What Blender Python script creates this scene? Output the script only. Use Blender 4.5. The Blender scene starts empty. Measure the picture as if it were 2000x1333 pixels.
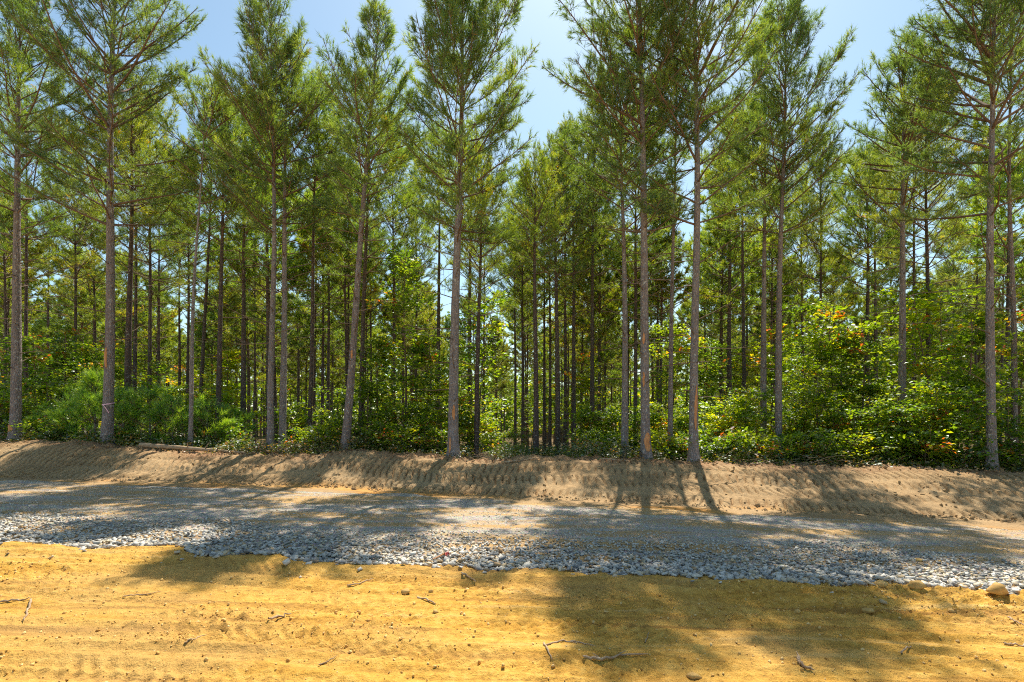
import bpy, math, random
import numpy as np
from mathutils import Vector, Matrix

R_ = math.radians
sc = bpy.context.scene
COL = sc.collection

# ------------------------------------------------------------------ camera, sky, sun, exposure
CAMZ, F, HZ = 1.7, 1000.0, 815.0           # eye height, focal length and horizon in photo pixels
cam_d = bpy.data.cameras.new('camera'); cam = bpy.data.objects.new('camera', cam_d); COL.objects.link(cam)
cam.location = (0, 0, CAMZ); cam.rotation_euler = (R_(90), 0, 0)
cam_d.sensor_width = 36.0; cam_d.lens = 18.0; cam_d.shift_y = (HZ - 666.5) / 2000.0
cam_d.clip_start = 0.05; cam_d.clip_end = 3000
sc.camera = cam

SUN_EL, SUN_AZ = R_(58.5), R_(14)
world = bpy.data.worlds.new('World'); sc.world = world; world.use_nodes = True
wn = world.node_tree.nodes; wl = world.node_tree.links; wn.clear()
sky = wn.new('ShaderNodeTexSky'); sky.sky_type = 'NISHITA'; sky.sun_disc = False
sky.sun_elevation = SUN_EL; sky.sun_rotation = SUN_AZ
sky.air_density = 1.0; sky.dust_density = 0.7; sky.ozone_density = 0.15; sky.altitude = 100
bg = wn.new('ShaderNodeBackground'); bg.inputs['Strength'].default_value = 0.082
wo = wn.new('ShaderNodeOutputWorld')
tint = wn.new('ShaderNodeMix'); tint.data_type = 'RGBA'; tint.blend_type = 'MULTIPLY'; tint.inputs[0].default_value = 1.0
tint.inputs[7].default_value = (0.93, 1.03, 0.94, 1)
wl.new(sky.outputs[0], tint.inputs[6]); wl.new(tint.outputs[2], bg.inputs['Color']); wl.new(bg.outputs[0], wo.inputs['Surface'])

sun_d = bpy.data.lights.new('sun', 'SUN'); sun = bpy.data.objects.new('sun', sun_d); COL.objects.link(sun)
sun_d.energy = 3.8; sun_d.angle = R_(0.53); sun_d.color = (1.0, 0.93, 0.80)
sv = Vector((math.sin(SUN_AZ) * math.cos(SUN_EL), math.cos(SUN_AZ) * math.cos(SUN_EL), math.sin(SUN_EL)))
sun.rotation_euler = sv.to_track_quat('Z', 'Y').to_euler(); sun.location = (0, 20, 40)

sc.view_settings.view_transform = 'Standard'; sc.view_settings.look = 'None'
sc.view_settings.gamma = 1.0; sc.view_settings.use_curve_mapping = False
sc.view_settings.exposure = 1.25
sc.render.engine = 'CYCLES'
sc.cycles.max_bounces = 5; sc.cycles.diffuse_bounces = 3; sc.cycles.glossy_bounces = 2
sc.cycles.transmission_bounces = 4; sc.cycles.use_denoising = False; sc.cycles.filter_width = 1.1
sc.cycles.sample_clamp_indirect = 6.0
sc.cycles.use_adaptive_sampling = True; sc.cycles.adaptive_threshold = 0.02

# ------------------------------------------------------------------ noise and terrain
def _hash(i, j, s):
    n = (i.astype(np.int64) * 374761393 + j.astype(np.int64) * 668265263 + s * 1274126177) & 0xffffffff
    n = ((n ^ (n >> 13)) * 1274126177) & 0xffffffff
    n = n ^ (n >> 16)
    return (n & 0xffffff) / float(0xffffff)

def vnoise(x, y, s=0):
    x = np.asarray(x, float); y = np.asarray(y, float)
    xi = np.floor(x); yi = np.floor(y); fx = x - xi; fy = y - yi
    fx = fx * fx * (3 - 2 * fx); fy = fy * fy * (3 - 2 * fy)
    a = _hash(xi, yi, s); b = _hash(xi + 1, yi, s); c = _hash(xi, yi + 1, s); d = _hash(xi + 1, yi + 1, s)
    return (a * (1 - fx) + b * fx) * (1 - fy) + (c * (1 - fx) + d * fx) * fy      # 0..1

def fbm(x, y, s=0, o=4):
    t = 0; a = .5
    for k in range(o):
        t = t + a * vnoise(x * 2 ** k, y * 2 ** k, s + k * 17); a *= .5
    return t

def sstep(a, b, x):
    t = np.clip((x - a) / (b - a), 0, 1); return t * t * (3 - 2 * t)

K = 0.12; KN = math.sqrt(1 + K * K)            # the road runs at a slight angle to the picture plane
def to_uv(x, y): return (x - K * y) / KN, (y + K * x) / KN
def to_xy(u, v): return (u + K * v) / KN, (v - K * u) / KN
def h_base(x): return -0.019 * np.clip(x, -30, 30)

def px_flat(px, py):                            # a photo pixel on the gently tilted plain
    k = (py - HZ) / F; g = (px - 1000) / F
    y = CAMZ / (k - 0.019 * g)
    return g * y, y
def edge_table(pts):
    a = np.array([to_uv(*px_flat(*p)) for p in pts]); o = np.argsort(a[:, 0]); return a[o, 0], a[o, 1]
E1 = edge_table([(-300, 1046), (0, 1059), (250, 1071), (420, 1084), (560, 1091), (700, 1104), (870, 1103), (1000, 1113), (1160, 1126), (1330, 1128), (1600, 1145), (1830, 1154), (2000, 1167), (2300, 1190)])
E2 = edge_table([(-300, 927), (0, 938), (300, 949), (600, 958), (850, 970), (1000, 981), (1300, 995), (1500, 1008), (1800, 1022), (2000, 1034), (2300, 1052)])
TOE = edge_table([(-300, 918), (0, 930), (400, 943), (620, 950), (850, 964), (1000, 973), (1300, 984), (1500, 997), (1800, 1010), (2000, 1020), (2300, 1040)])
CV = 13.3
_c = []
for px, py in [(-300, 857), (0, 861), (200, 861), (290, 872), (480, 885), (640, 886), (690, 878), (730, 877), (780, 883), (850, 885), (900, 893), (1000, 894), (1040, 888), (1130, 889), (1300, 897), (1500, 905), (1640, 909), (1690, 905), (1740, 909), (1900, 915), (2000, 918), (2300, 930)]:
    g = (px - 1000) / F; y = (CV + .55) * KN / (1 + K * g); x = g * y
    _c.append((to_uv(x, y)[0], CAMZ - (py - HZ) / F * y - h_base(x)))
_c = np.array(_c)
def e1(u): return np.interp(u, *E1) + (vnoise(u * 1.9, u * 0 + 3, 5) - .5) * .26 + (vnoise(u * 7, u * 0 + 3, 6) - .5) * .16
def e2(u): return np.interp(u, *E2) + (vnoise(u * 1.1, u * 0 + 7, 8) - .5) * .45
def toe(u): return np.maximum(np.interp(u, *TOE) + (vnoise(u * 1.7, u * 0, 9) - .5) * .12, e2(u) + .12)
def crest(u): return CV + (vnoise(u * .8, u * 0, 11) - .5) * .3

def bank_h(u): return np.interp(u, _c[:, 0], _c[:, 1])

def height(x, y, detail=True):
    x = np.asarray(x, float); y = np.asarray(y, float)
    u, v = to_uv(x, y)
    a, b, t0, c0 = e1(u), e2(u), toe(u), crest(u)
    z = h_base(x).copy()
    # bank
    t = np.clip((v - t0) / (c0 - t0), 0, 1)
    hb = bank_h(u)
    z = z + hb * (0.55 * sstep(0, 1, t) + 0.45 * np.sin(t * math.pi / 2))
    d = np.clip(v - c0, 0, None)
    z = z - 0.28 * sstep(0.1, 2.2, d) - 0.034 * np.clip(d, 0, 60)
    z = z + sstep(0.2, 3, d) * (fbm(x * .35, y * .35, 31) - .5) * .35
    if not detail: return z
    # bank relief: dozer cleats pressed square to the road, in overlapping passes
    on = sstep(0, .1, t) * (1 - sstep(.86, 1.0, t)) * (v > t0)
    s = (v - t0)
    wob = (fbm(u * .6, v * .9, 41) - .5)
    band = .5 - .5 * np.cos((s + wob * .25) * 2 * math.pi / .62)
    mask = sstep(.34, .60, fbm(u * .45, v * .8, 43) * .75 + band * .32)
    sl = np.where(np.floor((s + wob * .25) / .62) % 2 > 0, .22, -.12)
    ph = (u + sl * s + wob * .30 + (vnoise(u * 2.5, v * 4, 48) - .5) * .07) / .165 + np.floor((s + wob * .25) / .62) * .37
    cle = np.abs((ph % 1.0) - .5) * 2
    cle = sstep(.12, .40, cle)
    z = z + on * mask * (.085 * cle - .06) - on * .03 * sstep(.80, 1, 1 - band) * mask
    z = z + on * (fbm(u * 9, v * 9, 45) - .5) * .05
    z = z + on * (fbm(u * 1.2, v * 2.0, 46) - .5) * .10
    cr = np.exp(-((v - c0) / .35) ** 2)
    z = z + cr * (fbm(u * 3.5, v * 3.5, 47) - .50) * .24
    # shoulder and road
    rd = sstep(0, .25, v - a) * (1 - sstep(0, .3, v - t0))
    z = z + rd * ((fbm(u * .25, v * 2.2, 51) - .5) * .07 + (fbm(u * 6, v * 9, 52) - .5) * .025)
    # dirt in front: long scrape lines, tyre bands, crumbs
    dm = 1 - sstep(-.05, .12, v - a)
    w2 = (fbm(u * .22, v * .5, 61) - .5) * .9
    z = z + dm * ((fbm(u * .18, (v + w2) * 4.2, 62, 3) - .5) * .075 + (fbm(u * .3, (v + w2) * 18, 63, 3) - .5) * .038)
    for k, (vc, wd) in enumerate([(2.75, .20), (3.45, .17), (4.25, .22), (5.05, .18), (5.5, .13)]):
        q = (v + w2 * .8 - vc) / wd
        tm = np.exp(-q ** 4) * sstep(.33, .6, fbm(u * .55, v * 1.1 + k * 9, 64))
        lug = np.abs((((u + np.abs(q) * wd * .9) / .12 + k * .3) % 1.0) - .5) * 2
        z = z - tm * .022 + tm * sstep(.25, .8, lug) * .030 + .016 * np.exp(-((np.abs(q) - 1.25) / .25) ** 2)
    rough = sstep(.44, .66, fbm(u * .35, v * 1.3, 66))
    z = z + dm * ((fbm(u * 5, v * 5, 67) - .5) * .018 + (.15 + .85 * rough) * np.maximum(fbm(u * 15, v * 15, 68, 3) - .46, 0) * .20 + (.15 + .85 * rough) * (fbm(u * 24, v * 24, 70, 2) - .4) * .035)
    z = z + dm * .05 * np.exp(-((v - a + .16) / .16) ** 2) * (.3 + .9 * vnoise(u * 2.1, u * 0, 69))
    return z

def hz(x, y): return float(height(np.array([x]), np.array([y]))[0])

def px_ground(px, py):                          # where a photo pixel's ray meets the terrain
    g = (px - 1000) / F; k = (py - HZ) / F
    ys = np.linspace(2, 60, 6000)
    dz = (CAMZ - k * ys) - height(g * ys, ys, True)
    i = np.argmax(dz <= 0) if (dz <= 0).any() else -1
    return g * ys[i], ys[i]

# ------------------------------------------------------------------ mesh helpers
def mesh_np(name, verts, faces, mats, attr=None, smooth=False, mat_index=None):
    verts = np.ascontiguousarray(verts, np.float32); faces = np.ascontiguousarray(faces, np.int32)
    me = bpy.data.meshes.new(name); n, k = faces.shape
    me.vertices.add(len(verts)); me.vertices.foreach_set('co', verts.ravel())
    me.loops.add(n * k); me.loops.foreach_set('vertex_index', faces.ravel())
    me.polygons.add(n)
    me.polygons.foreach_set('loop_start', np.arange(0, n * k, k, dtype=np.int32))
    if smooth: me.polygons.foreach_set('use_smooth', np.ones(n, bool))
    for m in (mats if isinstance(mats, (list, tuple)) else [mats]): me.materials.append(m)
    if mat_index is not None: me.polygons.foreach_set('material_index', np.ascontiguousarray(mat_index, np.int32))
    if attr:
        for nm, val in attr.items():
            a = me.attributes.new(nm, 'FLOAT', 'POINT'); a.data.foreach_set('value', np.ascontiguousarray(val, np.float32))
    me.update(calc_edges=True); me.validate()
    return me

def link(name, data, parent=None, loc=None):
    o = bpy.data.objects.new(name, data); COL.objects.link(o)
    if parent is not None: o.parent = parent
    if loc is not None: o.location = loc
    return o

def tag(o, label=None, cat=None, group=None, kind=None):
    if label: o['label'] = label
    if cat: o['category'] = cat
    if group: o['group'] = group
    if kind: o['kind'] = kind
    return o

def nrm(a): return a / np.maximum(np.linalg.norm(a, axis=-1, keepdims=True), 1e-9)

def tubes(P, Rr, sides, cap=True):
    """P (B,n,3) centre lines, Rr (B,n) radii -> vertices, quads"""
    P = np.asarray(P, float); Rr = np.asarray(Rr, float); B, n, _ = P.shape
    T = nrm(np.gradient(P, axis=1))
    ref = np.where(np.abs(T[..., 2:3]) > .9, np.array([1., 0, 0]), np.array([0., 0, 1]))
    A = nrm(np.cross(T, ref)); Bn = np.cross(T, A)
    th = np.arange(sides) * 2 * math.pi / sides
    V = P[:, :, None, :] + Rr[:, :, None, None] * (A[:, :, None, :] * np.cos(th)[None, None, :, None] + Bn[:, :, None, :] * np.sin(th)[None, None, :, None])
    V = V.reshape(-1, 3)
    b = np.arange(B)[:, None, None] * n * sides; i = np.arange(n - 1)[None, :, None] * sides; j = np.arange(sides)[None, None, :]
    j2 = (j + 1) % sides
    q = np.stack([b + i + j, b + i + j2, b + i + sides + j2, b + i + sides + j], -1).reshape(-1, 4)
    return V, q

def join(parts):
    vs, fs, o = [], [], 0
    for v, f in parts:
        vs.append(v); fs.append(f + o); o += len(v)
    return np.concatenate(vs), np.concatenate(fs)

# ------------------------------------------------------------------ materials
def new_mat(name):
    m = bpy.data.materials.new(name); m.use_nodes = True
    nt = m.node_tree; nt.nodes.clear()
    out = nt.nodes.new('ShaderNodeOutputMaterial')
    return m, nt, out
def node(nt, t, **kw):
    n = nt.nodes.new(t)
    for k, v in kw.items():
        if hasattr(n, k): setattr(n, k, v)
    return n
def mapping(nt, scale=(1, 1, 1), rotz=0, coord='Object'):
    tc = node(nt, 'ShaderNodeTexCoord'); mp = node(nt, 'ShaderNodeMapping')
    mp.inputs['Scale'].default_value = scale; mp.inputs['Rotation'].default_value = (0, 0, rotz)
    nt.links.new(tc.outputs[coord], mp.inputs['Vector']); return mp.outputs[0]
def noise(nt, vec, scale, detail=4, rough=.55, dist=0):
    n = node(nt, 'ShaderNodeTexNoise'); n.inputs['Scale'].default_value = scale
    n.inputs['Detail'].default_value = detail; n.inputs['Roughness'].default_value = rough; n.inputs['Distortion'].default_value = dist
    if vec is not None: nt.links.new(vec, n.inputs['Vector'])
    return n.outputs['Fac']
def ramp(nt, fac, stops):
    r = node(nt, 'ShaderNodeValToRGB'); e = r.color_ramp.elements
    while len(e) < len(stops): e.new(.5)
    for el, (p, c) in zip(e, stops):
        el.position = p; el.color = (*c, 1) if len(c) == 3 else c
    nt.links.new(fac, r.inputs['Fac']); return r.outputs['Color']
def mix(nt, fac, a, b, mode='MIX'):
    m = node(nt, 'ShaderNodeMix', data_type='RGBA', blend_type=mode)
    for s, v in ((0, fac), (6, a), (7, b)):
        if isinstance(v, (int, float)): m.inputs[s].default_value = v
        elif isinstance(v, tuple): m.inputs[s].default_value = (*v, 1)
        else: nt.links.new(v, m.inputs[s])
    return m.outputs[2]
def bump(nt, hgt, strength, dist, nin=None):
    b = node(nt, 'ShaderNodeBump'); b.inputs['Strength'].default_value = strength; b.inputs['Distance'].default_value = dist
    nt.links.new(hgt, b.inputs['Height'])
    if nin is not None: nt.links.new(nin, b.inputs['Normal'])
    return b.outputs[0]
def principled(nt, out, col, rough=.9, nor=None, spec=.2):
    p = node(nt, 'ShaderNodeBsdfPrincipled')
    if isinstance(col, tuple): p.inputs['Base Color'].default_value = (*col, 1)
    else: nt.links.new(col, p.inputs['Base Color'])
    p.inputs['Roughness'].default_value = rough; p.inputs['Specular IOR Level'].default_value = spec
    if nor is not None: nt.links.new(nor, p.inputs['Normal'])
    nt.links.new(p.outputs[0], out.inputs['Surface']); return p

ROT = math.atan(K)
def m_dirt():
    m, nt, out = new_mat('ochre_dirt')
    v = mapping(nt); vs = mapping(nt, (.35, 2.2, 1), ROT)
    n1 = noise(nt, vs, 1.6, 6, .6); n2 = noise(nt, v, 14, 6, .7); n3 = noise(nt, v, 90, 3, .6)
    c = ramp(nt, n1, [(.30, (.34, .165, .03)), (.44, (.52, .275, .045)), (.58, (.62, .365, .085)), (.72, (.46, .225, .032))])
    c = mix(nt, .55, c, ramp(nt, n2, [(.32, (.24, .115, .025)), (.5, (.57, .305, .055)), (.70, (.74, .48, .14))]))
    n5 = noise(nt, mapping(nt, (.10, 3.2, 1), ROT), 1.9, 5, .6, .4)
    c = mix(nt, ramp(nt, n5, [(.36, (.75, .75, .75)), (.46, (0, 0, 0)), (.58, (0, 0, 0)), (.68, (.6, .6, .6))]), c, ramp(nt, n5, [(.42, (.32, .16, .04)), (.6, (.70, .46, .17))]))
    n4 = noise(nt, mapping(nt, (.6, 1.3, 1), ROT), .55, 3, .5)
    c = mix(nt, ramp(nt, n4, [(.48, (0, 0, 0)), (.62, (.45, .45, .45))]), c, (.42, .27, .11))
    b = bump(nt, n3, .5, .012, bump(nt, n5, .5, .05, bump(nt, n2, .8, .05)))
    principled(nt, out, c, .95, b, .1); return m
def m_gravel_base():
    m, nt, out = new_mat('gravel_dust')
    v = mapping(nt); vs = mapping(nt, (.25, 1.5, 1), ROT)
    n1 = noise(nt, vs, 1.3, 6, .62); n2 = noise(nt, v, 45, 6, .8)
    vor = node(nt, 'ShaderNodeTexVoronoi'); vor.inputs['Scale'].default_value = 38; nt.links.new(v, vor.inputs['Vector'])
    g = ramp(nt, n2, [(.30, (.20, .19, .18)), (.5, (.41, .39, .355)), (.7, (.58, .55, .49))])
    g = mix(nt, .35, g, vor.outputs['Color'], 'SOFT_LIGHT')
    t = ramp(nt, n2, [(.3, (.38, .215, .08)), (.7, (.60, .39, .165))])
    c = mix(nt, ramp(nt, n1, [(.43, (.15, .15, .15)), (.58, (.92, .92, .92))]), g, t)
    b = bump(nt, n2, .8, .03, bump(nt, vor.outputs['Distance'], .6, .02))
    principled(nt, out, c, .95, b, .1); return m
def m_bank():
    m, nt, out = new_mat('bank_earth')
    v = mapping(nt); vs = mapping(nt, (.5, 1.4, 1), ROT)
    n1 = noise(nt, vs, 1.2, 6, .6); n2 = noise(nt, v, 20, 6, .7); n3 = noise(nt, v, 75, 3, .6)
    c = ramp(nt, n1, [(.3, (.27, .165, .08)), (.5, (.37, .245, .125)), (.68, (.45, .32, .18))])
    c = mix(nt, .5, c, ramp(nt, n2, [(.3, (.19, .115, .062)), (.55, (.39, .26, .135)), (.75, (.53, .39, .225))]))
    at = node(nt, 'ShaderNodeAttribute', attribute_name='clay')
    cl = ramp(nt, n1, [(.3, (.48, .22, .06)), (.7, (.50, .30, .11))])
    c = mix(nt, at.outputs['Fac'], c, cl)
    st = node(nt, 'ShaderNodeAttribute', attribute_name='straw')
    c = mix(nt, st.outputs['Fac'], c, ramp(nt, n2, [(.3, (.13, .065, .035)), (.55, (.30, .165, .09)), (.75, (.42, .27, .16))]))
    b = bump(nt, n3, .5, .015, bump(nt, n2, .6, .04))
    principled(nt, out, c, .96, b, .1); return m
def m_floor():
    m, nt, out = new_mat('leaf_litter')
    v = mapping(nt)
    n1 = noise(nt, v, .8, 5, .6); n2 = noise(nt, v, 18, 6, .75)
    c = ramp(nt, n2, [(.3, (.055, .035, .02)), (.5, (.15, .09, .045)), (.72, (.28, .17, .08))])
    c = mix(nt, ramp(nt, n1, [(.45, (0, 0, 0)), (.65, (.7, .7, .7))]), c, (.06, .085, .025))
    principled(nt, out, c, .95, bump(nt, n2, .8, .05), .1); return m
def m_bark(name, dark, mid, lite, lichen, vary=.35):
    m, nt, out = new_mat(name)
    vs = mapping(nt, (1, 1, .30))
    vor = node(nt, 'ShaderNodeTexVoronoi', feature='DISTANCE_TO_EDGE'); vor.inputs['Scale'].default_value = 26
    n0 = noise(nt, vs, 9, 4, .6)
    mv = node(nt, 'ShaderNodeVectorMath', operation='MULTIPLY_ADD')
    nn = node(nt, 'ShaderNodeTexNoise'); nn.inputs['Scale'].default_value = 14; nt.links.new(vs, nn.inputs['Vector'])
    nt.links.new(nn.outputs['Color'], mv.inputs[0]); mv.inputs[1].default_value = (.06, .06, .06); nt.links.new(vs, mv.inputs[2])
    nt.links.new(mv.outputs[0], vor.inputs['Vector'])
    n2 = noise(nt, mapping(nt, (1, 1, .6)), 30, 5, .7)
    c = ramp(nt, n0, [(.28, dark), (.5, mid), (.7, lite)])
    fur = ramp(nt, vor.outputs['Distance'], [(.0, (.22, .19, .17)), (.12, (1, 1, 1))])
    c = mix(nt, 1.0, c, fur, 'MULTIPLY')
    c = mix(nt, .35, c, ramp(nt, n2, [(.3, dark), (.7, lite)]))
    nl = noise(nt, mapping(nt, (1, 1, .8)), 17, 3, .5)
    c = mix(nt, ramp(nt, nl, [(.61, (0, 0, 0)), (.66, (lichen,) * 3)]), c, (.60, .61, .56))
    oi = node(nt, 'ShaderNodeObjectInfo')
    c = mix(nt, vary, c, ramp(nt, oi.outputs['Random'], [(0, (.21, .145, .12)), (.5, (.29, .235, .215)), (1, (.34, .30, .285))]))
    b = bump(nt, vor.outputs['Distance'], 1.0, .06, bump(nt, n2, .5, .015))
    principled(nt, out, c, .92, b, .15); return m
def m_leaf(name, stops, trans=.45, gloss=.06, use_color=True, rough=.45, tc=(1.95, 1.75, .45)):
    """leaves: the 'tint' attribute picks each leaf's own colour, the object colour shifts a whole plant"""
    m, nt, out = new_mat(name)
    at = node(nt, 'ShaderNodeAttribute', attribute_name='tint')
    c = ramp(nt, at.outputs['Fac'], stops)
    oi = node(nt, 'ShaderNodeObjectInfo')
    if use_color: c = mix(nt, 1.0, c, oi.outputs['Color'], 'MULTIPLY')
    d = node(nt, 'ShaderNodeBsdfDiffuse'); t = node(nt, 'ShaderNodeBsdfTranslucent'); g = node(nt, 'ShaderNodeBsdfGlossy')
    nt.links.new(c, d.inputs['Color'])
    tcol = mix(nt, 1.0, c, tc, 'MULTIPLY'); nt.links.new(tcol, t.inputs['Color'])
    g.inputs['Roughness'].default_value = rough; g.inputs['Color'].default_value = (.8, .85, .9, 1)
    a = node(nt, 'ShaderNodeMixShader'); a.inputs[0].default_value = trans
    nt.links.new(d.outputs[0], a.inputs[1]); nt.links.new(t.outputs[0], a.inputs[2])
    b = node(nt, 'ShaderNodeMixShader'); b.inputs[0].default_value = gloss
    nt.links.new(a.outputs[0], b.inputs[1]); nt.links.new(g.outputs[0], b.inputs[2])
    nt.links.new(b.outputs[0], out.inputs['Surface']); return m
def m_plain(name, stops, scale=8, rough=.85, stretch=(1, 1, 1), bs=.4, bd=.01, attr=None):
    m, nt, out = new_mat(name)
    n = noise(nt, mapping(nt, stretch), scale, 5, .65)
    if attr:
        at = node(nt, 'ShaderNodeAttribute', attribute_name=attr)
        c = ramp(nt, at.outputs['Fac'], stops)
        c = mix(nt, .5, c, ramp(nt, n, [(.3, (.55, .55, .55)), (.7, (1, 1, 1))]), 'MULTIPLY')
    else: c = ramp(nt, n, stops)
    principled(nt, out, c, rough, bump(nt, n, bs, bd), .2); return m
def m_stone_obj():
    m, nt, out = new_mat('crushed_stone_single')
    oi = node(nt, 'ShaderNodeObjectInfo'); n = noise(nt, mapping(nt), 30, 5, .65)
    c = ramp(nt, oi.outputs['Random'], STONE)
    c = mix(nt, .5, c, ramp(nt, n, [(.3, (.6, .6, .6)), (.7, (1, 1, 1))]), 'MULTIPLY')
    principled(nt, out, c, .85, bump(nt, n, .4, .006), .25); return m
STONE = [(0, (.22, .215, .21)), (.22, (.42, .40, .365)), (.5, (.55, .52, .46)), (.68, (.66, .62, .545)), (.78, (.58, .51, .39)), (.94, (.50, .38, .22)), (1, (.42, .26, .13))]

MAT = dict(
    dirt=m_dirt(), gravel=m_gravel_base(), bank=m_bank(), floor=m_floor(),
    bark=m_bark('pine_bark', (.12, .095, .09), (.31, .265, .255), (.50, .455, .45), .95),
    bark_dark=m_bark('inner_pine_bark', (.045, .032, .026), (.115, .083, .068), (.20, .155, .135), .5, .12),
    twig=m_plain('twig_bark', [(.3, (.10, .065, .045)), (.7, (.23, .16, .115))], 12),
    needle=m_leaf('pine_needles', [(0, (.070, .135, .052)), (.5, (.145, .228, .058)), (.86, (.30, .345, .05)), (.97, (.27, .24, .04)), (1, (.34, .17, .04))], .55, .06, tc=(2.0, 1.85, .55)),
    leaf=m_leaf('broad_leaves', [(0, (.045, .105, .014)), (.5, (.13, .22, .02)), (.85, (.28, .33, .024)), (.93, (.40, .30, .03)), (.97, (.42, .20, .03)), (1, (.35, .09, .03))], .6, .045, rough=.4),
    cover=m_leaf('ground_cover_leaves', [(0, (.04, .075, .02)), (.55, (.08, .13, .025)), (.8, (.15, .16, .04)), (.9, (.24, .17, .07)), (1, (.28, .15, .06))], .4, .08),
    stone=m_plain('crushed_stone', STONE, 30, .85, attr='tint'), stone1=m_stone_obj(),
    clod=m_plain('dirt_crumbs', [(0, (.50, .27, .07)), (.5, (.66, .39, .12)), (1, (.80, .57, .26))], 25, .95, attr='tint'),
    rock=m_plain('ochre_rock', [(.3, (.36, .20, .06)), (.6, (.55, .35, .12)), (.8, (.62, .47, .24))], 9, .9),
    wood=m_plain('dead_wood', [(.3, (.22, .14, .085)), (.55, (.38, .27, .17)), (.75, (.52, .41, .28))], 12, .9, (1, 1, 1)),
    scar=m_plain('bare_wood_scar', [(.3, (.42, .17, .06)), (.55, (.58, .28, .12)), (.75, (.66, .42, .24))], 14, .8, (2, 2, .4)),
    tape=m_plain('pink_tape', [(.3, (.80, .42, .55)), (.7, (.88, .60, .68))], 20, .5),
    red=m_plain('red_plastic', [(.3, (.52, .10, .09)), (.7, (.60, .22, .19))], 20, .5),
)

# ------------------------------------------------------------------ the ground, in strips that follow the road
def axis(lo, hi, step, far, n):
    c = np.geomspace(1, 1 + far, n) - 1
    return np.concatenate([(lo - c[1:])[::-1], np.arange(lo, hi + step / 2, step), hi + c[1:]])
def strip(name, us, vfun, nrow, mat, dz=None, attr=None, smooth=True):
    U = np.repeat(us[None, :], nrow, 0); V = vfun(us)
    X, Y = to_xy(U, V); Z = height(X, Y)
    if dz is not None: Z = Z + dz(U, V)
    n = len(us)
    i = np.arange(nrow - 1)[:, None] * n; j = np.arange(n - 1)[None, :]
    q = np.stack([i + j, i + j + 1, i + n + j + 1, i + n + j], -1).reshape(-1, 4)
    at = {k: f(U, V).ravel() for k, f in attr.items()} if attr else None
    me = mesh_np(name, np.stack([X, Y, Z], -1).reshape(-1, 3), q, mat, at, smooth)
    return tag(link(name, me), kind='structure')

dd = np.concatenate([np.geomspace(60, 4.1, 22), np.arange(4.05, -.001, -.022)])
strip('dirt_clearing', axis(-8.2, 7.0, .024, 350, 16), lambda u: e1(u)[None, :] - dd[:, None], len(dd), MAT['dirt'])
tt = np.linspace(0, 1, 80)
def gv(u):
    a, b = e1(u) - .22, e2(u) + .25
    return a[None, :] + tt[:, None] * (b - a)[None, :]
strip('gravel_road', axis(-17, 13, .07, 350, 16), gv, 80, MAT['gravel'],
      lambda U, V: -.045 * (1 - sstep(0, .2, V - e1(U))) - .03 * sstep(-.02, .2, V - e2(U)))
tb = np.concatenate([np.linspace(0, .999, 9), np.linspace(1, 2, 70)])
def bv(u):
    b, t0, c0 = e2(u), toe(u), crest(u) + .35
    return np.where(tb[:, None] < 1, b[None, :] + tb[:, None] * (t0 - b)[None, :], t0[None, :] + (tb[:, None] - 1) * (c0 - t0)[None, :])
strip('earth_bank', axis(-17.5, 13, .0205, 350, 16), bv, len(tb), MAT['bank'],
      attr={'straw': lambda U, V: .85 * sstep(-.9, .1, V - crest(U) + (fbm(U * 1.3, V * 1.3, 78) - .5) * 1.3), 'clay': lambda U, V: (1 - sstep(0, .25, V - toe(U))) * sstep(.36, .62, fbm(U * .5, V * 1.5, 77))})
fd = np.concatenate([np.linspace(0, 8, 26), np.geomspace(8.5, 600, 34)])
strip('forest_floor', axis(-30, 26, .3, 900, 18), lambda u: crest(u)[None, :] + .1 + fd[:, None], len(fd), MAT['floor'],
      lambda U, V: -.06 * (1 - sstep(.0, .5, V - crest(U) - .1)))

# ------------------------------------------------------------------ pines
UP = np.array([0., 0, 1])
def cone_dirs(rs, d, spread_lo, spread_hi, n):
    """n directions round every row of d -> (T,n,3)"""
    T = len(d); a = nrm(np.cross(d, nrm(rs.normal(size=(T, 3))))); b = np.cross(d, a)
    ph = rs.uniform(0, 2 * math.pi, (T, n)); sp = np.radians(rs.uniform(spread_lo, spread_hi, (T, n)))
    return d[:, None, :] * np.cos(sp)[..., None] + np.sin(sp)[..., None] * (a[:, None, :] * np.cos(ph)[..., None] + b[:, None, :] * np.sin(ph)[..., None])

def needles(rs, P, D, nn, ln, wd, tint_t):
    T = len(P); dirs = cone_dirs(rs, D, 5, 46, nn)
    base = P[:, None, :] - D[:, None, :] * (rs.uniform(0, .14, (T, nn)) )[..., None]
    L = ln * rs.uniform(.7, 1.12, (T, nn))[..., None]
    side = nrm(np.cross(dirs, nrm(rs.normal(size=(T, nn, 3))))) * (wd * .5)
    droop = np.array([0, 0, -.12]) * L
    v = np.stack([base - side, base + side, base + dirs * L + droop], 2).reshape(-1, 3)
    f = np.arange(T * nn * 3).reshape(-1, 3)
    ti = np.clip(np.repeat(tint_t, nn) + rs.normal(0, .07, T * nn), 0, 1)
    return v, f, np.repeat(ti, 3)

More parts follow.
